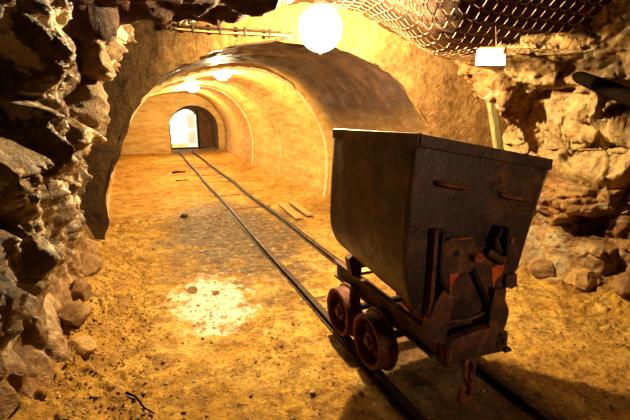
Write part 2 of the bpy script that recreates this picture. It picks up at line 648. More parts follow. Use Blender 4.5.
def bulk_h(p, u, v):
    e = sm(0, .06, v)
    h = (.05 * frac(p, 2.0, 6) + .03 * noise.ridged_multi_fractal(p * 5, .9, 2.1, 4, 1, 2) * .4) * e
    # rounded lip of the arch
    h += .02 * frac(p, 5, 4) * (1 - sm(0, .1, v))
    return h, None


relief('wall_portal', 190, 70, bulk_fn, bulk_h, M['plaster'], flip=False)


# ---- left rock wall
def left_fn(u, v):
    y = -1.9 + 3.7 * u / .1 if u < .1 else 1.8 + (u - .1) / .9 * 3.9
    z = -.15 + v * 3.2
    x = lerp_pts([(-1.9, -3.2), (0, -2.75), (1.2, -2.45), (2.0, -2.16), (3.4, -2.13), (4.0, -2.14), (4.6, -2.2), (6, -2.35)], y)
    x += lerp_pts([(0, .10), (.5, -.02), (1.2, .0), (1.8, .18), (2.3, .42), (3.2, .85)], z) * (sm(1.0, 2.2, y))
    ys = y - .10 * (z - 1.2)                                # the fissures lean with height
    x -= .50 * math.exp(-((ys - 2.86) / .17) ** 2) * sm(.45, .9, z)
    x += .15 * math.exp(-((ys - 3.28) / .22) ** 2) * sm(.3, 1.0, z)
    x += .10 * math.exp(-((ys - 2.40) / .25) ** 2)
    x -= .22 * math.exp(-((ys - 3.78) / .20) ** 2) * sm(.5, .9, z) * (1 - sm(1.2, 1.5, z))
    return Vector((x, y, z))


LA = {'b': [(.16, 1.7, 1.1, .06), (.10, 4.2, 1.1, .045), (.022, 10, 1.1, .010), (.010, 22, 1.0, .004)], 'f': .07, 'fs': 4.5, 'f2': .24, 'f2s': 4.2, 'f3': .075}


def left_h(p, u, v):
    h, t = rock_h(Vector((p.x, p.y + .12 * p.z, p.z * .5)) + Vector((5.2, .3, 1.1)), LA)
    k = .28 + .72 * sm(.15, 1.1, p.z)
    k *= 1 - .55 * sm(4.3, 4.9, p.y)
    return h * k, t


relief('wall_left', 480, 260, left_fn, left_h, M['rock_left'], flip=False)


# ---- right rock wall
def right_fn(u, v):
    y = -1.9 + 3.2 * u / .1 if u < .1 else 1.3 + (u - .1) / .9 * 2.7
    z = -.15 + v * 2.9
    x = lerp_pts([(-1.9, 3.2), (.5, 2.75), (1.2, 2.5), (1.7, 2.22), (2.15, 2.02), (2.8, 1.98), (3.3, 2.02), (4.0, 2.1)], y)
    # rubble foot, hollow at mid height, overhang at the top
    x -= .22 * (1 - sm(0, .35, z))
    x += .22 * math.exp(-((z - 1.24) / .20) ** 2)
    x -= .28 * sm(1.45, 2.1, z)
    x -= .22 * math.exp(-((y - 2.75) / .28) ** 2) * math.exp(-((z - 1.75) / .25) ** 2)
    x -= .20 * math.exp(-((y - 1.85) / .50) ** 2) * math.exp(-((z - 1.52) / .16) ** 2)
    x += .12 * math.exp(-((y - 2.35) / .12) ** 2) * sm(1.0, 1.3, z)
    return Vector((x, y, z))


RA = {'b': [(.24, 1.25, 1.2, .05), (.10, 3.0, 1.3, .03), (.030, 8, 1.1, .010), (.010, 20, 1.0, .004)], 'f': .05, 'fs': 5, 'f2': .05, 'f2s': 8, 'f3': .02}


def right_h(p, u, v):
    h, t = rock_h(Vector((p.x, p.y * .85, p.z * 1.25)) + Vector((1.7, 4.1, 9.2)), RA)
    return h * (.4 + .6 * sm(.1, .6, p.z)), t


relief('wall_right', 360, 230, right_fn, right_h, M['rock_right'], flip=True)


# ---- rock roof of the chamber
def roof_z(x, y):
    fh = (x - CX) * SW + y * CW
    z = 2.66 - .47 * sm(.28, .85 + .70 * sm(3.3, 4.2, fh), x) - .10 * sm(1.5, 2.3, x)
    z -= .12 * sm(-.9, -1.8, x)
    z += min(.62, .8 * max(0, 3.22 - fh)) * sm(-.05, .55, x)
    lip = (1 - sm(2.85, 3.25, fh)) * (1 - sm(-.7, -.1, x))
    z -= .47 * lip
    z += .55 * (1 - sm(.3, 1.5, fh)) * (1 - sm(-.3, .4, x))
    z += .35 * (1 - sm(.2, 1.2, fh))
    return z


def roof_fn(u, v):
    x = -3.4 + u * 6.8
    y = -2.0 + v * 7.6
    return Vector((x, y, roof_z(x, y)))


CA = {'b': [(.12, 2.2, .9, .05), (.05, 6, 1.0, .025)], 'f': .035, 'fs': 5, 'f2': .04, 'f2s': 8}


def roof_h(p, u, v):
    h, t = rock_h(p + Vector((8.3, 2.2, 4.4)), CA)
    return h * (.8 - .55 * sm(-.2, .25, p.x)), t


relief('ceiling', 230, 250, roof_fn, roof_h, M['rock_ceiling'], flip=True)


# ---- floor: a fine patch in the chamber, coarser down the tunnel
def floor_z(x, y):
    p = Vector((x, y, 0))
    z = .018 * frac(p, 1.1, 4) + .012 * frac(p, 5, 5)
    # banks of rubble against the walls
    z += .20 * sm(-1.62, -2.25, x) * (1 - sm(4.6, 5.6, y)) + .05 * sm(-1.3, -1.9, x) * (1 - sm(3.6, 4.6, y))
    z += .20 * sm(1.55, 2.2, x) * (1 - sm(3.0, 4.0, y))
    z += .10 * sm(1.12, 1.55, x) * sm(4.2, 5.4, y)
    tr = 1 - sm(.34, .62, abs(x))
    z = z * (1 - .8 * tr) - .012 * tr
    return z


def floor_fn(u, v):
    # dense where the ground is seen close up
    if u < .05: x = -3.6 + u / .05 * 1.35
    elif u > .95: x = 2.25 + (u - .95) / .05 * 1.35
    else: x = -2.25 + (u - .05) / .9 * 4.5
    if v < .06: y = -2 + v / .06 * 2.95
    else:
        t = (v - .06) / .94
        y = .95 + 5.25 * (.55 * t + .45 * t * t)
    return Vector((x, y, 0))


def floor_h(p, u, v):
    tr = 1 - sm(.28, .5, abs(p.x))
    k = sm(-1.35, -1.9, p.x) + .8 * sm(1.3, 1.85, p.x) + .10
    k2 = (.35 + .65 * sm(-.05, .3, noise.noise(p * 2.1))) * (1 - .6 * tr)
    w_ = p + vn(p * 4) * .05
    b, e, r = block(w_, 7.5, .8)
    b2, e2, r2 = block(w_, 19, 1.0)
    h = floor_z(p.x, p.y) + k * .035 * b * e + (.006 * b2 * e2 + .010 * max(0, b2 - .15) * e2) * (k2 + .6 * k)
    h += (.010 * frac(p, 13, 5) - .012 * max(0, noise.noise(p * 8.5) - .32)) * (k2 + .5 * k)
    return h, None


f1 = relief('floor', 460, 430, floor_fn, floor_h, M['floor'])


def floor2_fn(u, v):
    return Vector((-4 + u * 7.5, 6.15 + v * 20, -.004))


f2 = relief('floor_tunnel', 90, 200, floor2_fn, lambda p, u, v: (floor_z(p.x, p.y) + .006 * frac(p, 9, 3), None), M['floor'])

# rear wall of the chamber, behind the camera
relief('wall_rear', 60, 40, lambda u, v: Vector((-3.6 + 7.2 * u, -1.7, -.2 + 3.6 * v)),
       lambda p, u, v: rock_h(p, CA), M['rock_ceiling'], flip=True)

# ------------------------------------------------------------------ far end: wall, niche and doorway
EY = 18.5


def arch_pts(x0, x1, z1, rise, n=40, zb=-.1):
    """left foot, up, round, down to the right foot"""
    xc, rx = (x0 + x1) / 2, (x1 - x0) / 2
    out = [(x0, zb + (z1 - rise - zb) * k / 8) for k in range(8)]
    out += [(xc - rx * cos(pi * k / n), z1 - rise + rise * sin(pi * k / n)) for k in range(n + 1)]
    out += [(x1, zb + (z1 - rise - zb) * (7 - k) / 8) for k in range(8)]
    return out


def arch_wall(name, inner, outer, y, mat, depth=0):
    n = len(inner)
    V, Fc = [], []
    m = 10
    for k in range(m + 1):
        for (a, b), (c_, d) in zip(inner, outer):
            V.append((a + (c_ - a) * k / m, y + .02 * noise.noise(Vector((a * 2, b * 2, k))), b + (d - b) * k / m))
    for k in range(m):
        for i in range(n - 1):
            a = k * n + i
            Fc.append((a, a + 1, a + n + 1, a + n))
    if depth:
        o_ = len(V)
        for t in (0, depth):
            for (a, b) in inner: V.append((a, y + t, b))
        for i in range(n - 1):
            Fc.append((o_ + i, o_ + i + 1, o_ + n + i + 1, o_ + n + i))
    o = mesh_obj(name, V, Fc, mat, smooth=False)
    return tag(o, kind='structure')


niche = arch_pts(-.62, 1.5, 2.1, 1.0)
outer = [(.4 + (a - .4) * 4.4, b * 1.9 if b > 0 else b) for a, b in niche]
arch_wall('wall_back', niche, outer, EY, M['endwall'])
# short passage behind the arch
V, Fc = [], []
n = len(niche)
for t in range(9):
    y = EY - .02 + 2.6 * t / 8
    for a, b in niche:
        V.append((a + .1 * t / 8, y, b - .10 * t / 8 if b > .3 else b))
for t in range(8):
    for i in range(n - 1):
        a = t * n + i
        Fc.append((a, a + 1, a + n + 1, a + n))
tag(mesh_obj('wall_passage', V, Fc, M['brick'], smooth=False), kind='structure')
# end of the passage, with the lit opening
DY = EY + 2.55





dx0, _ = at_y(170.5, 130, DY)
dx1, _ = at_y(198.5, 130, DY)
op = arch_pts(dx0, dx1, 2.02, .55)
outer = [((dx0 + dx1) / 2 + (a - (dx0 + dx1) / 2) * 2.6, b * 1.25 if b > 0 else b) for a, b in op]
arch_wall('wall_door', op, outer, DY, M['brick'], .25)
bm = bmesh.new()
lx0, _ = at_y(186.5, 130, DY + .3)
lx1, _ = at_y(196.8, 130, DY + .3)
add_box(bm, ((lx0 + lx1) / 2, DY + .32, .95), (lx1 - lx0, .04, 2.1), bev=.006)
add_box(bm, ((lx0 + lx1) / 2, DY + .30, .55), ((lx1 - lx0) * .7, .02, .6), bev=.006)
add_box(bm, ((lx0 + lx1) / 2, DY + .30, 1.4), ((lx1 - lx0) * .7, .02, .7), bev=.006)
door = tag(obj('door_1', bm, M['door']), kind='structure')
bm = bmesh.new()
add_lathe(bm, [(-.05, 0), (-.05, .03), (-.03, .035), (0, .015), (0.02, .015)], 'y', (lx1 - .09, DY + .28, 1.75), 12)
obj('door_bolt', bm, M['dark_iron'], door)
bm = bmesh.new()
add_box(bm, (dx1 - .015, DY + .1, .95), (.09, .30, 2.0))
tag(obj('door_frame_1', bm, M['door_dark']), kind='structure')
bm = bmesh.new()
add_box(bm, ((dx0 + dx1) / 2, DY - .1, .02), (dx1 - dx0 + .2, .3, .09), bev=.01)
tag(obj('trim_4', bm, M['door_dark']), kind='structure')
tag(mesh_obj('ground_outside', [(-12, DY + .25, -.05), (12, DY + .25, -.05), (12, DY + 25, -.05), (-12, DY + 25, -.05)], [(0, 1, 2, 3)], M['outside']), kind='structure')

# ------------------------------------------------------------------ rail track
RZ = .045


def rail_x(side, y):
    w_ = .012 * sin(y * 1.3 + side) + (.02 * math.exp(-((y - 9) / .9) ** 2) if side > 0 else 0)
    return side * .302 + w_ * sm(2.4, 4, y) - .012 * sm(9, 18, y) * 4 * 0


def rail_mesh(side):
    prof = [(-.034, 0), (.034, 0), (.034, .008), (.007, .014), (.007, .030), (.024, .034), (.024, .046), (.018, .05), (-.018, .05), (-.024, .046), (-.024, .034),
            (-.007, .030), (-.007, .014), (-.034, .008)]
    ys = [-1.2 + k * .25 for k in range(82)]
    ys = [y for y in ys if y < 18.9]
    bm = bmesh.new()
    rings = []
    for y in ys:
        x = rail_x(side, y)
        dz = .004 * sin(y * 2.1 + side * 2) * sm(2.5, 4, y)
        rings.append([bm.verts.new((x + a, y, b + RZ - .05 + dz)) for a, b in prof])
    for A, B in zip(rings, rings[1:]):
        for k in range(len(prof)):
            k2 = (k + 1) % len(prof)
            bm.faces.new((A[k], A[k2], B[k2], B[k]))
    bm.faces.new(rings[0]); bm.faces.new(rings[-1][::-1])
    return bm


track = thing('rail_track', 'narrow rusty rail track running down the tunnel floor to the bright doorway', 'railway track')
for sd in (-1, 1):
    obj('rail', rail_mesh(sd), M['rail'], track)
bm0 = bmesh.new()
add_box(bm0, (0, 0, 0), (.95, .13, .06), bev=.012)
sl0 = obj('sleeper', bm0, M['sleeper'], track, loc=(0, 2.75, -.043))
for k in range(1, 18):
    y = 2.75 + k * .62
    s2 = sl0.copy()
    COL.objects.link(s2)
    s2.location = (R.uniform(-.03, .03), y + R.uniform(-.05, .05), -.047 + R.uniform(-.006, .006))
    s2.rotation_euler = (0, 0, R.uniform(-.06, .06))
    s2.parent = track

# ------------------------------------------------------------------ the mine cart
cart = thing('mine_cart', 'dark rusty iron mine cart with tapered hopper standing on the rails', 'mine cart', (0, 1.72, RZ))
OY, OZ = 1.72, RZ


def C(p): return (p[0], p[1] - OY, p[2] - OZ)


def cobj(name, bm, m, parent=None, **k):
    bmesh.ops.translate(bm, vec=(0, -OY, -OZ), verts=bm.verts)
    return obj(name, bm, m, parent or cart, **k)


FY, BY = 1.30, 2.07                                         # end panel planes
prof = [(-.41, 1.44), (-.422, 1.25), (-.43, 1.08), (-.432, .90), (-.418, .78), (-.385, .685), (-.33, .615), (-.25, .565), (-.15, .535), (-.04, .52), (.05, .535),
        (.12, .565), (.18, .62), (.235, .69), (.275, .78), (.302, .90), (.35, 1.08), (.41, 1.30)]
HP = [tuple(v) for v in catmull(prof, 64)]


def belly(y, z):
    """the trough bottom rises a little toward the rear"""
    return z + .082 * (y - FY) / (BY - FY) * (1 - sm(.58, 1.0, z))


def skin(pts, y0, y1, ny, off=0):
    V, Fc = [], []
    n = len(pts)
    for j in range(ny + 1):
        y = y0 + (y1 - y0) * j / ny
        for i, (a, b) in enumerate(pts):
            d = Vector((pts[min(i + 1, n - 1)][0] - pts[max(i - 1, 0)][0], pts[min(i + 1, n - 1)][1] - pts[max(i - 1, 0)][1])).normalized()
            nx, nz = -d.y, d.x                             # inward side
            dent = .012 * noise.noise(Vector((a * 3 + 4, y * 5, b * 3.2))) * sin(pi * j / ny) * sm(0, .1, 1.4 - b)
            V.append((a + nx * (off + dent), y - OY, belly(y, b + nz * (off + dent)) - OZ))
    for j in range(ny):
        for i in range(n - 1):
            k = j * n + i
            Fc.append((k, k + 1, k + n + 1, k + n))
    return V, Fc


V, Fc = skin(HP, FY, BY, 40)
hop = mesh_obj('hopper', V, Fc, M['hopper'], cart)
so = hop.modifiers.new('solid', 'SOLIDIFY'); so.thickness = .012; so.offset = 0


def end_panel(y0, y1, y_in):
    bm = bmesh.new()
    add_prism(bm, [(a, belly(y0, b)) for a, b in HP], y0, y1)
    return bm


fp = cobj('end_panel', end_panel(FY - .006, FY + .006, 1), M['hopper'])
bp = cobj('end_panel', end_panel(BY - .006, BY + .006, -1), M['hopper'])
# folded seam where the side meets the end panel
bm = bmesh.new()
add_tube(bm, [(a, FY - .003, b) for a, b in HP], .008, 6)
cobj('seam', bm, M['hopper'], smooth=True)
# rim bars
rimL, rimR = (-.418, 1.415), (.402, 1.277)
bm = bmesh.new()
add_bar(bm, (-.413, FY - .02, 1.418), (-.413, BY + .01, 1.418), .022, .052, bev=.004)
cobj('rim', bm, M['hopper'])
bm = bmesh.new()
add_bar(bm, (.399, FY - .02, 1.278), (.399, BY + .01, 1.276), .022, .05, bev=.004)
cobj('rim', bm, M['hopper'])
for y in (FY - .012, BY + .006):
    bm = bmesh.new()
    add_bar(bm, (-.42, y, 1.417), (.408, y, 1.279), .016, .052, bev=.004)
    cobj('rim', bm, M['hopper'])
# grab handles: bent bars on the end panel
for a, b in (((-.305, 1.232), (-.135, 1.198)), ((.085, 1.150), (.275, 1.109))):
    bm = bmesh.new()
    A, B = Vector((a[0], 0, a[1])), Vector((b[0], 0, b[1]))
    pts = []
    for t, dy in ((0, .01), (.0, -.012), (.06, -.03), (.16, -.034), (.5, -.035), (.84, -.034), (.94, -.03), (1, -.012), (1, .01)):
        p = A.lerp(B, t)
        pts.append((p.x, FY - .006 + dy, p.z))
    add_tube(bm, pts, .0105, 8)
    cobj('grab_handle', bm, M['bright_rust'], smooth=True)

# front latch gear, laid out on the face of the end panel
Y0 = FY - .008


def fc(pp, y=None):
    return [at_y(px, py, Y0 if y is None else y) for px, py in pp]


def plate(name, pp, y1, y0, m, parent=None):
    bm = bmesh.new()
    add_prism(bm, fc(pp, (y0 + y1) / 2), y1, y0)
    return cobj(name, bm, m, parent)


def strip(name, pp, w_, th, yc, m, parent=None):
    """flat bar bent through points on the face"""
    q_ = [Vector((a, b)) for a, b in fc(pp, yc)]
    L_, R_ = [], []
    for i, p in enumerate(q_):
        d = (q_[min(i + 1, len(q_) - 1)] - q_[max(i - 1, 0)]).normalized()
        n_ = Vector((-d.y, d.x)) * w_ / 2
        L_.append(tuple(p + n_)); R_.append(tuple(p - n_))
    bm = bmesh.new()
    add_prism(bm, L_ + R_[::-1], yc - th / 2, yc + th / 2)
    return cobj(name, bm, m, parent)


pl = plate('latch_plate', [(446, 240), (452, 239), (472, 237.5), (474, 246), (492, 247), (494, 262), (484, 268), (472, 271), (455, 273), (441, 275), (438.5, 262), (441, 246)], Y0 - .014, Y0, M['frame'])
x_, z_ = at_y(456.5, 254, Y0 - .015)
bm = bmesh.new()
add_lathe(bm, [(-.003, 0), (-.003, .015), (.004, .015)], 'y', (x_, Y0 - .015, z_), 20)
cobj('bolt_hole', bm, M['dark_iron'], pl)
strip('weld_bead', [(449, 239.2), (460, 238.6), (472, 237.4)], .010, .010, Y0 - .016, M['bright_rust'], pl)
# left upright flat bar and the curved strap beside it
strip('upright_bar', [(434.5, 229), (433, 255), (429.5, 300), (427, 312)], .022, .034, Y0 - .017, M['frame'])
strip('strap', [(440.5, 232), (438.3, 250), (437.2, 268), (438.5, 279), (442, 286), (446, 291)], .015, .05, Y0 - .025, M['dark_iron'])
plate('strap', [(435, 229), (443, 229.5), (449, 232), (445, 233.5), (441, 236), (437, 236)], Y0 - .03, Y0, M['dark_iron'])
# side cheek behind the left strap, with old red lead showing
plate('cheek_plate', [(441, 275), (459, 273), (452, 285), (450, 297), (446, 292), (441, 286)], Y0 - .008, Y0, M['frame'])
plate('paint_patch', [(449, 273.5), (459, 273), (453.5, 281), (451, 286), (450.3, 296), (449.2, 286)], Y0 - .013, Y0 - .004, M['red_lead'])
# stanchion legs that carry the hopper
plate('stanchion', [(441, 287), (447, 291), (452, 296), (446, 318), (442, 342), (424, 338), (427, 318), (432, 302)], FY - .055, FY - .012, M['frame'])
plate('stanchion', [(492, 288), (503, 288), (501.5, 297), (505.5, 309), (503, 322), (500, 328), (486, 326), (487, 309)], FY - .055, FY - .012, M['frame'])
# right cheek between the latch slot and the panel edge
plate('cheek_plate', [(476, 268), (492, 262), (505, 258), (508, 275), (503, 289), (492, 298), (488.5, 306), (482, 287)], Y0 - .010, Y0, M['frame'])
plate('paint_patch', [(491, 268), (502.5, 262), (503.5, 268), (499, 276), (494, 281), (492.6, 291), (491.5, 278)], Y0 - .015, Y0 - .004, M['red_lead'])
# S-shaped strap and its straight bar
strip('strap', [(498.5, 226), (497, 232), (492.5, 239), (493, 245), (498, 251)], .022, .045, Y0 - .024, M['dark_iron'])
strip('strap', [(499.5, 229), (496.5, 237), (496.5, 243), (501, 251)], .010, .020, Y0 - .020, M['bright_rust'])
strip('upright_bar', [(505.3, 227), (504.5, 245), (503, 263)], .016, .04, Y0 - .02, M['dark_iron'])
# side lug
plate('side_lug', [(505, 274), (514.5, 273), (514.5, 284), (509, 288), (504, 286), (503, 280)], Y0 - .03, Y0, M['frame'])
# swing arm with pivot pin
arm = plate('swing_arm', [(471.5, 254), (476, 252.5), (488, 253), (500, 255), (503, 260), (500, 264), (488, 264), (474, 262), (471, 258)], Y0 - .03, Y0 - .014, M['bright_rust'])
bm = bmesh.new()
(xa, za), (xb, zb) = at_y(486.5, 251.5, Y0 - .035), at_y(500, 259.5, Y0 - .05)
add_tube(bm, [(xa, Y0 - .035, za), (xb, Y0 - .05, zb)], .022, 18)
cobj('pivot_pin', bm, M['frame'], arm)
bm = bmesh.new()
d_ = Vector((xb - xa, -.015, zb - za)).normalized()
e_ = Vector((xb, Y0 - .05, zb))
add_tube(bm, [e_, e_ + d_ * .012], .026, 18)
cobj('collar', bm, M['bright_rust'], arm)
for (px_, py_), r_, par in (((475, 257), .017, arm), ((510.6, 240), .017, None)):
    x_, z_ = at_y(px_, py_, Y0 - (.03 if par else 0))
    yb = Y0 - (.03 if par else 0)
    bm = bmesh.new()
    add_lathe(bm, [(-.012, 0), (-.012, r_ * .45), (-.016, r_ * .5), (-.016, r_ * .85), (0, r_)], 'y', (x_, yb, z_), 12)
    cobj('nut', bm, M['bright_rust'], par)
# slanting latch bar
strip('latch_bar', [(472.5, 270), (481, 289), (489, 309)], .020, .022, Y0 - .012, M['dark_iron'])
strip('latch_bar', [(475.5, 269), (484, 288), (492, 308)], .008, .012, Y0 - .02, M['frame'])
# lower lip of the end panel
bm = bmesh.new()
lip = [p for p in HP if p[1] < .64 and p[0] > -.22]
add_tube(bm, [(a, FY - .014, b + .004) for a, b in lip], .011, 8)
cobj('panel_lip', bm, M['frame'], smooth=True)

# bumper: arched front beam
n_ = 24
top, bot = [], []
for k in range(n_ + 1):
    t = k / n_
    x = -.215 + .425 * t
    arc = sin(pi * min(1, t * 1.02)) ** .8
    top.append((x, .425 + .070 * arc - .01 * t))
    bot.append((x, .335 + .028 * sin(pi * t) - .03 * t))
bm = bmesh.new()
V0 = []
for k in range(n_ + 1):
    x = top[k][0]
    t = k / n_
    yb = FY - .052 - .030 * sin(pi * t)
    V0.append([bm.verts.new((x, yb, bot[k][1])), bm.verts.new((x, yb, top[k][1] - .012)), bm.verts.new((x, yb + .01, top[k][1])), bm.verts.new((x, yb + .05, top[k][1])),
               bm.verts.new((x, yb + .05, bot[k][1]))])
for A, B in zip(V0, V0[1:]):
    for k in range(5):
        bm.faces.new((A[k], B[k], B[(k + 1) % 5], A[(k + 1) % 5]))
bm.faces.new(V0[0]); bm.faces.new(V0[-1][::-1])
bump = cobj('bumper', bm, M['frame'])
bm = bmesh.new()
add_box(bm, (.195, FY - .055, .325), (.045, .05, .016), bev=.003)
cobj('corner_plate', bm, M['frame'], bump)
bm = bmesh.new()
add_box(bm, (-.20, FY - .045, .39), (.018, .075, .115), bev=.003)
cobj('corner_plate', bm, M['frame'], bump)
bm = bmesh.new()
for x, z in ((.13, .43), (.155, .385), (.11, .39)):
    add_lathe(bm, [(-.012, 0), (-.012, .012), (0, .015)], 'y', (x, FY - .062, z), 6)
cobj('rivet', bm, M['dark_iron'], bump)

# chassis: two channel beams with cross members
for sx_ in (-1, 1):
    bm = bmesh.new()
    add_box(bm, (sx_ * .232, 1.84, .474), (.036, 1.10, .012), bev=.002)
    add_box(bm, (sx_ * .232, 1.84, .360), (.036, 1.10, .012), bev=.002)
    add_box(bm, (sx_ * .219, 1.84, .417), (.012, 1.10, .110))
    cobj('chassis_beam', bm, M['frame'])
for y in (1.36, 2.32):
    bm = bmesh.new()
    add_box(bm, (0, y, .42), (.35, .03, .10), bev=.003)
    cobj('cross_member', bm, M['frame'])
bm = bmesh.new()
add_box(bm, (.0, 2.14, .472), (.40, .07, .022), bev=.003)
cobj('cross_member', bm, M['board'])
# rear hopper stanchions
for sx_ in (-1, 1):
    bm = bmesh.new()
    add_prism(bm, [(sx_ * .19, .48), (sx_ * .262, .48), (sx_ * .29, .60), (sx_ * .25, .63), (sx_ * .19, .58)], 2.09, 2.15)
    cobj('stanchion', bm, M['frame'])
# saddle bars under the hopper
for y, h_ in ((1.42, .035), (2.0, .092)):
    bm = bmesh.new()
    add_box(bm, (0, y, .493 + h_ / 2), (.22 if h_ > .05 else .42, .05, h_), bev=.004)
    cobj('saddle', bm, M['dark_iron'])

# wheels and axles
WR = .163


def wheel_bm(sx_):
    bm = bmesh.new()
    o = -1 if sx_ < 0 else 1
    pr = [(.345, .134), (.355, .140), (.357, .156), (.352, WR), (.276, WR + .003), (.271, .182), (.262, .187), (.252, .183), (.252, .13), (.30, .132), (.345, .134)]
    add_lathe(bm, [(o * a, b) for a, b in pr], 'x', seg=56)
    # web plate
    web = [(.284, .0), (.284, .134), (.262, .134), (.262, 0)]
    add_lathe(bm, [(o * a, b) for a, b in web], 'x', seg=40)
    return bm


def hub_bm(sx_):
    bm = bmesh.new()
    o = -1 if sx_ < 0 else 1
    add_lathe(bm, [(o * a, b) for a, b in ((.27, .068), (.30, .062), (.335, .05), (.340, .03), (.355, .028), (.358, 0))], 'x', seg=24)
    for k in range(4):
        a = k * pi / 2 + .5
        add_bar(bm, (o * .288, .03 * cos(a), .03 * sin(a)), (o * .286, .125 * cos(a), .125 * sin(a)), .034, .03, up=(1, 0, 0), bev=.004)
    return bm


for y in (1.735, 2.125):
    for sx_ in (-1, 1):
        wo = obj('wheel', wheel_bm(sx_), M['wheel'], cart, loc=(0, y - OY, WR + .005))
        for p in wo.data.polygons: p.use_smooth = True
        sharp(wo)
        obj('hub', hub_bm(sx_), M['wheel'], wo)
    bm = bmesh.new()
    add_tube(bm, [(-.30, y, WR + .005 + OZ), (.30, y, WR + .005 + OZ)], .024, 14)
    cobj('axle', bm, M['dark_iron'])
    for sx_ in (-1, 1):
        bm = bmesh.new()
        add_box(bm, (sx_ * .222, y, .28), (.045, .11, .165), bev=.01)
        cobj('axle_box', bm, M['frame'])

# coupling chain
ch = cobj('coupling_hook', bmesh.new(), M['frame'])
bm = bmesh.new()
add_tube(bm, [(-.05, FY - .03, .36), (-.05, FY - .06, .35), (-.05, FY - .075, .325), (-.048, FY - .065, .30), (-.045, FY - .045, .305)], .013, 8)
add_box(bm, (-.02, FY - .03, .345), (.16, .05, .02), bev=.005)
me_ = bpy.data.meshes.new('coupling_hook')
bmesh.ops.translate(bm, vec=(0, -OY, -OZ), verts=bm.verts)
bm.to_mesh(me_); bm.free(); me_.materials.append(M['frame'])
ch.data = me_


def link_pts(c, hw, hh, ang, n=28):
    out = []
    for k in range(n):
        a = 2 * pi * k / n
        x, z = hw * cos(a), (hh - hw) * (1 if sin(a) > 0 else -1) * min(1, abs(sin(a)) * 4) + hw * sin(a)
        out.append((c[0] + x * cos(ang), c[1] + x * sin(ang), c[2] + z))
    return out


for c_, hw, hh, ang, r in (((-.05, FY - .062, .285), .030, .062, .1, .0125), ((-.045, FY - .06, .195), .026, .055, 1.35, .012), ((-.055, FY - .06, .128), .044, .050, .15, .0145)):
    bm = bmesh.new()
    add_tube(bm, link_pts(c_, hw, hh, ang), r, 8, closed=True)
    cobj('chain_link', bm, M['bright_rust'], ch, smooth=True)


# ------------------------------------------------------------------ lamps
def point(name, loc, watts, col, rad):
    l = bpy.data.lights.new(name, 'POINT')
    l.energy = watts
    l.color = col
    l.shadow_soft_size = rad
    o = bpy.data.objects.new(name, l)
    o.location = loc
    return link(o)


LX, LY, LZ = -.085, 3.03, 2.205
lamp = thing('globe_lamp', 'big dazzling white globe lamp hanging from the roof before the portal', 'lamp', (LX, LY, LZ))
bm = bmesh.new()
bmesh.ops.create_icosphere(bm, subdivisions=4, radius=.178)
obj('globe', bm, M['glow'], lamp, smooth=True)
bm = bmesh.new()
add_lathe(bm, [(.17, .0), (.165, .05), (.20, .06), (.235, .045), (.25, .02), (.25, 0)], 'z', seg=20)
obj('socket', bm, M['cable'], lamp)
bm = bmesh.new()
add_tube(bm, [(0, 0, .24), (.01, .01, .36), (0, .02, .6)], .008, 6)
obj('cord', bm, M['cable'], lamp)
bm = bmesh.new()
add_lathe(bm, [(-.165, .012), (-.19, .014), (-.20, .010), (-.202, 0)], 'z', seg=12)
obj('finial', bm, M['lime'], lamp)
point('globe_light', (LX, LY, LZ), 700, (1, .77, .43), .045)


def ceiling_lamp(px, py, Y, label, rad, watts):
    x, z = at_y(px, py, Y)
    t = thing('bulkhead_lamp', label, 'lamp', (x, Y, z), 'tunnel roof lamps')
    bm = bmesh.new()
    add_lathe(bm, [(-.11, 0), (-.10, rad * .45), (-.05, rad * .85), (0, rad), (.03, rad)], 'z', seg=28)
    obj('lamp_glass', bm, M['glow_far'], t, smooth=True)
    bm = bmesh.new()
    add_lathe(bm, [(.03, 0), (.03, rad * 1.1), (.06, rad * 1.0), (.07, .03), (.22, .025), (.22, 0)], 'z', seg=24)
    obj('lamp_base', bm, M['dark_iron'], t)
    bm = bmesh.new()
    for k in range(3):
        a = k * pi / 3
        add_tube(bm, [(rad * 1.08 * cos(a) * q, rad * 1.08 * sin(a) * q, .03 - .155 * sqrt(max(0, 1 - q * q))) for q in (-1, -.8, -.4, 0, .4, .8, 1)], .004, 5)
    obj('lamp_cage', bm, M['wire'], t)
    point('bulkhead_light', (x, Y, z - .06), watts, (1, .81, .45), .05)


ceiling_lamp(222, 73, 7.0, 'glowing caged lamp on the tunnel roof, nearer of two beyond the portal', .16, 330)
ceiling_lamp(192.5, 87.5, 10.6, 'small glowing caged lamp on the tunnel roof, farther one near the doorway', .16, 380)
point('tunnel_light', (-.2, 15.2, 2.2), 300, (1, .81, .45), .1)

# unseen fill spot behind the camera, added to brighten the cart front
wl = bpy.data.lights.new('fill_light', 'SPOT')
wl.energy = 130
wl.color = (1, .72, .46)
wl.shadow_soft_size = .25
wl.spot_size = math.radians(62)
wl.spot_blend = .8
flo = bpy.data.objects.new('fill_light', wl)
flo.location = (.35, -1.2, 1.55)
flo.rotation_euler = (Vector((.22, 1.3, .75)) - flo.location).to_track_quat('-Z', 'Y').to_euler()
link(flo)

# ------------------------------------------------------------------ things on walls and roof
# wire netting under the roof
bm = bmesh.new()
ND = Vector((sin(1.0), cos(1.0), 0))                        # the rolls run aslant across the roof
NB = Vector((cos(1.0), -sin(1.0), 0))
NO = Vector((1.15, 2.3, 0))
PB, PA = .056, .026
pts = {}


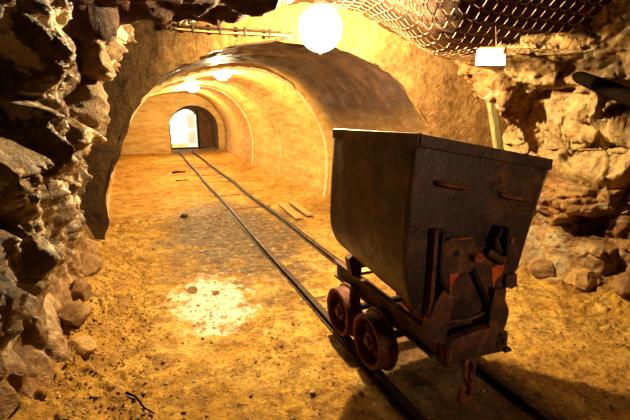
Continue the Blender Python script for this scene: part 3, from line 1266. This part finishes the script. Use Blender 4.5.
def net_pt(i, j):
    if (i, j) in pts: return pts[i, j]
    off = (-.26, -.26, .26, .26)[(j + 2 * (i % 2)) % 4]     # neighbours lean together, then apart
    p = NO + NB * ((i + off) * PB) + ND * (j * PA)
    p.x += .010 * noise.noise(Vector((p.x * 6, p.y * 6, 1)))
    p.y += .010 * noise.noise(Vector((p.x * 6, p.y * 6, 8)))
    p.z = roof_z(p.x, p.y) - .145 - .02 * noise.noise(Vector((p.x * 3, p.y * 3, 5))) - .04 * sm(.8, .2, p.x)
    pts[i, j] = p
    return p


def ok(p):
    fh = (p.x - CX) * SW + p.y * CW
    return (fh > 1.6 and fh < FH - .42 + .12 * noise.noise(p * 3) and .35 + .2 * noise.noise(p * 2) < p.x + .25 * (fh - 3)
            and p.x < lerp_pts([(.3, 2.5), (.8, 2.3), (1.5, 2.0), (2.0, 1.75), (2.9, 1.6), (3.6, 1.65)], p.y))


edges = set()
for j in range(-80, 60):
    for i in range(-50, 34):
        a = net_pt(i, j)
        if not ok(a): continue
        nb = [((i, j + 1), .0034)]
        k = (j + 2 * (i % 2)) % 4
        if k == 2: nb.append(((i + 1, j), .0028))           # twist where two wires meet
        for q_, r_ in nb:
            b = net_pt(*q_)
            if ok(b): edges.add(((i, j), q_, r_))
for a, b, r_ in sorted(edges):
    add_tube(bm, [pts[a], pts[b]], r_, 3)
net = obj('wire_netting', bm, M['wire'])
tag(net, 'rusty diamond wire netting stretched under the low rock roof', 'wire netting')


def at_fh(px, py, D):
    a, b = (px - 315) / F, (210 - py) / F
    fw = cos(PH) + b * sin(PH)
    d = Vector((fw * SW + a * CW, fw * CW - a * SW, -sin(PH) + b * cos(PH)))
    t = D / (d.x * SW + d.y * CW)
    return Vector((CX, 0, H)) + d * t


# white sign board on the overhang
S0 = at_fh(491, 57, 2.98)
SN = Vector((-1, -.22, -.20)).normalized()


def on_sign(px, py):
    d = at_fh(px, py, 1.0) - Vector((CX, 0, H))
    return Vector((CX, 0, H)) + d * ((S0 - Vector((CX, 0, H))).dot(SN) / d.dot(SN))


q = [on_sign(*p) for p in ((475, 65.5), (505.5, 65.5), (505.5, 47), (480.5, 47.5), (477, 49.5))]
sign = thing('sign_board', 'small white notice board under the wire netting on the right', 'sign', tuple(q[0]))
nrm = (q[1] - q[0]).cross(q[2] - q[0]).normalized()
if nrm.dot(Vector((CX, 0, H)) - q[0]) < 0: nrm = -nrm
bm = bmesh.new()
vs = [bm.verts.new(p - q[0]) for p in q]
f = bm.faces.new(vs)
r = bmesh.ops.extrude_face_region(bm, geom=[f])
bmesh.ops.translate(bm, vec=-nrm * .012, verts=[v for v in r['geom'] if isinstance(v, bmesh.types.BMVert)])
obj('panel', bm, M['sign'], sign)
ux, uy = (q[1] - q[0]), (q[3] - q[0])
for v_, u0, u1, h_ in ((.78, .2, .8, .05), (.56, .12, .9, .035), (.40, .3, .68, .035), (.2, .15, .88, .035)):
    bm = bmesh.new()
    add_bar(bm, ux * u0 + uy * v_ + nrm * .002, ux * u1 + uy * v_ + nrm * .002, .0015, .010, up=uy)
    obj('text_line', bm, M['print'], sign)
bm = bmesh.new()
add_bar(bm, q[3] - q[0] + nrm * .001, q[2] - q[0] + nrm * .001, .014, .007, up=uy)
add_bar(bm, q[2] - q[0] + nrm * .001, q[2] - q[0] + nrm * .001 - uy * .35, .014, .007, up=ux)
obj('rusty_edge', bm, M['sign_edge'], sign)
# hanger wire from the netting
bm = bmesh.new()
add_tube(bm, [uy * 1.0 + ux * .5 - nrm * .006, uy * 1.0 + ux * .5 + Vector((0, .02, .14))], .003, 5)
obj('hanger', bm, M['wire'], sign)

# yellow post in the corner
bm = bmesh.new()
A, B = at_fh(490, 92, 3.80), at_fh(505, 190, 3.75)
add_bar(bm, A, B, .07, .075, up=(1, -.4, 0), bev=.012)
tag(obj('timber_post', bm, M['post']), 'weathered yellow timber post standing between portal plaster and right rock wall', 'post')

# dark pole jutting out of the right wall
bm = bmesh.new()
A, B = at_fh(574, 75, 3.2), at_fh(668, 113, 2.35)
add_tube(bm, [A + (B - A) * t for t in (0, .03, .08, .4, .7, 1)], .04, 10, rf=lambda t: .018 + .034 * min(1, t * 2.0))
tag(obj('timber_pole', bm, M['dark_wood'], smooth=True), 'blackened timber pole jutting out from the right rock wall', 'pole')


# twin conduit along the top of the portal face
def on_face(px, py, lift=.10):
    return at_fh(px, py, FH - lift)


cd = thing('conduit_pipe', 'thin pale conduit pair clipped along the portal face left of the lamp', 'pipe')
for dz in (0, -.035):
    bm = bmesh.new()
    add_tube(bm, [on_face(168 + t * 124, 24 + t * 9.5 + .8 * sin(t * 5), .13) + Vector((0, 0, dz)) for t in (0, .1, .2, .35, .5, .65, .8, .9, 1)], .0095, 6)
    obj('pipe', bm, M['conduit'] if dz else M['cable'], cd, smooth=True)
for t in (.02, .2, .42, .62, .82):
    bm = bmesh.new()
    c_ = on_face(168 + t * 124, 24 + t * 9.5, .13) + Vector((0, 0, -.018))
    add_box(bm, c_, (.022, .03, .085), bev=.004)
    obj('pipe_clip', bm, M['dark_iron'], cd)
# black cable round the arch edge
bm = bmesh.new()
cp = [(212, 55), (225, 50.5), (240, 46), (255, 43.5), (270, 41), (285, 39), (300, 34), (314, 22)]
add_tube(bm, [on_face(a, b + .8 * sin(i * 2.1), .12) for i, (a, b) in enumerate(cp)], .010, 6)
tag(obj('power_cable', bm, M['cable'], smooth=True), 'black power cable sagging along the arch edge below the conduit', 'cable')
# twisted hose hanging from the roof, upper left
hp = [at_fh(a, b, 3.85) for a, b in ((210, -14), (207, 0), (204, 8), (199, 16), (192, 21.5), (184, 24), (179, 22))]
hp = [Vector(v) for v in catmull([tuple(p) for p in hp], 60)] if False else hp
fine = []
for a, b in zip(hp, hp[1:]):
    for k in range(14): fine.append(a.lerp(b, k / 14))
fine.append(hp[-1])
hose = thing('twisted_cable', 'thick twisted cable loop dangling from the dark rock, top left', 'cable')
for ph in (0, pi):
    bm = bmesh.new()
    out = []
    for i, p in enumerate(fine):
        a = i * .55 + ph
        out.append(p + Vector((cos(a) * .020, sin(a) * .02, cos(a) * .010)))
    add_tube(bm, out, .015, 6)
    obj('strand', bm, M['cable'] if ph else M['conduit'], hose, smooth=True)


# ------------------------------------------------------------------ loose things on the floor
def gz(x, y):
    """height of the finished floor at a point"""
    p = Vector((x, y, 0))
    h, _ = floor_h(p, 0, 0)
    return h if y < 6.15 else floor_z(x, y)


def rock_bm(seed, size, flat=.65, sub=3, rough=.28):
    bm = bmesh.new()
    bmesh.ops.create_icosphere(bm, subdivisions=sub, radius=1)
    rr = random.Random(seed)
    pl_ = []
    for k in range(9):
        n_ = Vector((rr.gauss(0, 1), rr.gauss(0, 1), rr.gauss(0, 1))).normalized()
        pl_.append((n_, rr.uniform(.55, .85)))
    off = Vector((seed * 1.7, seed * .3, 2))
    ax = (rr.uniform(.8, 1.25), rr.uniform(.75, 1.1), flat * rr.uniform(.85, 1.15))
    for v in bm.verts:
        p = v.co.copy()
        for n_, d in pl_:
            t = p.dot(n_)
            if t > d: p -= n_ * (t - d) * .92
        p *= 1 + rough * .35 * noise.fractal(v.co * 2.2 + off, .9, 2.1, 4)
        v.co = Vector((p.x * ax[0], p.y * ax[1], p.z * ax[2])) * size
    return bm


def stone(name, label, cat, x, y, size, mat, seed, group=None, flat=.65, sink=.3, sub=3, z=None):
    o = obj(name, rock_bm(seed, size, flat, sub), mat, smooth=True, loc=(x, y, (gz(x, y) if z is None else z) + size * flat * (1 - sink) * .62))
    sharp(o, 32)
    o.rotation_euler = (0, 0, seed * 1.3)
    return tag(o, label, cat, group)


stone('stone', 'black stone lying alone on the gravel left of the track', 'stone', -1.05, 6.1, .075, M['stone_dark'], 3)
# boulders at the foot of the left wall
bl = [(-2.08, 3.66, .16, 'stone_brown', 'brown boulder at the left wall foot, farthest in'),
      (-2.03, 3.13, .14, 'stone_brown', 'second boulder at the left wall foot, counting out from the portal'),
      (-2.0, 2.74, .11, 'stone_brown', 'third boulder at the left wall foot, counting out from the portal'),
      (-1.93, 2.42, .10, 'stone_ochre', 'smallest ochre boulder at the left wall foot, nearest the lower corner')]
for i, (x, y, s_, m_, lb) in enumerate(bl):
    stone('boulder', lb, 'boulder', x, y, s_, M[m_], 11 + i, 'boulders along the left wall', .75, .55, 4)
brr = [(1.72, 2.55, .12, 'stone_ochre', 'ochre boulder at the right wall foot, just behind the cart'),
       (1.86, 2.22, .13, 'stone_brown', 'brown boulder at the right wall foot, second from the cart'),
       (1.92, 1.90, .15, 'stone_ochre', 'ochre boulder at the right wall foot, third from the cart'),
       (2.02, 1.62, .14, 'stone_brown', 'brown boulder at the right wall foot, farthest from the cart'),
       (1.55, 2.30, .045, 'stone_grey', 'small grey rock lying in front of the right wall boulders')]
for i, (x, y, s_, m_, lb) in enumerate(brr):
    stone('boulder', lb, 'boulder', x, y, s_, M[m_], 31 + i, 'boulders along the right wall', .7, .5, 4)

# countable pebbles, alike and scattered
PG = 'loose pebbles on the floor'
protos = []
for k in range(4):
    bm = rock_bm(50 + k, .014, .55, 2, .8)
    me = bpy.data.meshes.new('pebble'); bm.to_mesh(me); bm.free()
    protos.append(me)
mats = ['stone_brown', 'stone_ochre', 'stone_grey', 'stone_ochre']
pm = []
for me in protos:
    for mm in mats:
        m2 = me.copy(); m2.materials.append(M[mm]); pm.append(m2)
cnt = 0
while cnt < 110:
    if cnt < 75: x, y = R.uniform(-1.75, -.45), 1.55 + 3.6 * R.random() ** 1.3
    else: x, y = R.uniform(.5, 1.7), R.uniform(.9, 2.6)
    if abs(abs(x) - .3) < .07: continue
    cnt += 1
    o = bpy.data.objects.new('pebble', R.choice(pm))
    s_ = R.uniform(.45, 1.15) * (1 + .35 * (cnt % 9 == 0))
    o.scale = (s_, s_, s_)
    o.location = (x, y, gz(x, y) + .003 * s_)
    o.rotation_euler = (0, 0, R.uniform(0, 6))
    link(o)
    tag(o, 'small loose pebble scattered on the ochre mine floor', 'pebble', PG)

# fine gravel nobody could count
V, Fc = [], []
ico = bmesh.new(); bmesh.ops.create_icosphere(ico, subdivisions=1, radius=1)
iv = [v.co.copy() for v in ico.verts]; fi = [[v.index for v in f.verts] for f in ico.faces]; ico.free()
for k in range(5200):
    r_ = R.random()
    if r_ < .30: x, y = -1.5 - .55 * R.random() ** .8, R.uniform(1.5, 4.2)
    elif r_ < .55: x, y = R.gauss(-.5, .45), R.uniform(1.3, 6)
    elif r_ < .72: x, y = R.uniform(.35, 1.9), R.uniform(.8, 3)
    else: x, y = R.uniform(-1.9, 1.4), R.uniform(1.3, 6)
    if abs(x) > 2.1 or abs(abs(x) - .302) < .03: continue
    s_ = .0025 + .009 * R.random() ** 3 + (.004 if x < -1.4 else 0) * R.random()
    z = gz(x, y) + s_ * .2
    b_ = len(V)
    q_ = Matrix.Rotation(R.uniform(0, 6), 3, (R.random(), R.random(), R.random() + .1))
    for v in iv:
        c_ = q_ @ Vector((v.x * R.uniform(.7, 1.3), v.y * R.uniform(.7, 1.3), v.z * R.uniform(.5, .9)))
        V.append((x + c_.x * s_, y + c_.y * s_, z + c_.z * s_))
    Fc += [tuple(b_ + i for i in f) for f in fi]
gr = mesh_obj('gravel', V, Fc, M['stone_ochre'], smooth=False)
tag(gr, 'fine brown gravel strewn over the mine floor', 'gravel', kind='stuff')


# boards beside the right rail
def board(label, a, b, wd, th, group=None):
    za, zb = gz(*a), gz(*b)
    bm = bmesh.new()
    z0 = max(za, zb) + th / 2 + .012
    add_bar(bm, (a[0], a[1], z0), (b[0], b[1], z0), wd, th, bev=.004)
    return tag(obj('wooden_board', bm, M['board']), label, 'board', group)


board('loose weathered board on the floor, the one next to the right rail', (.62, 6.35), (.55, 5.25), .13, .025, 'loose boards by the track')
board('loose weathered board on the floor, the one toward the tunnel wall', (.83, 6.45), (.76, 5.35), .11, .022, 'loose boards by the track')


def stick(label, pts, r):
    bm = bmesh.new()
    add_tube(bm, [(x, y, gz(x, y) + r + .008) for x, y in pts], r, 6, rf=lambda t: r * (1 - .5 * t))
    return tag(obj('stick', bm, M['dark_wood'], smooth=True), label, 'stick')


stick('thin dark stick on the floor in the lower left foreground', [(-1.67, 2.03), (-1.62, 1.97), (-1.58, 1.90), (-1.53, 1.83)], .007)
stick('dark stick lying across the floor far down the tunnel left of the track', [(-.95, 11.3), (-.8, 11.35), (-.6, 11.45)], .035)
stick('thin twig lying on the floor in the tunnel, nearer than the dark stick', [(-.95, 9.9), (-.78, 9.95), (-.62, 9.93)], .014)

# shallow puddles in the painted lamp glare
for i, (px_, py_, rx, ry, lb) in enumerate(((-1.20, 3.33, .05, .08, 'small orange puddle in the pale lamp glare left of the track'),
                                            (-1.02, 3.18, .035, .045, 'tiny second puddle in the pale lamp glare, nearer the track'))):
    zs = max(gz(px_ + rx * a, py_ + ry * b) for a in (-.5, 0, .5) for b in (-.5, 0, .5)) + .003
    bm = bmesh.new()
    vs = [bm.verts.new((px_ + rx * (1 + .25 * noise.noise(Vector((cos(k * pi / 12) * 1.5, sin(k * pi / 12) * 1.5, i)))) * cos(k * pi / 12),
                        py_ + ry * (1 + .25 * noise.noise(Vector((cos(k * pi / 12) * 1.5, sin(k * pi / 12) * 1.5, i + 5)))) * sin(k * pi / 12), zs)) for k in range(24)]
    bm.faces.new(vs)
    tag(obj('puddle', bm, M['water']), lb, 'puddle')
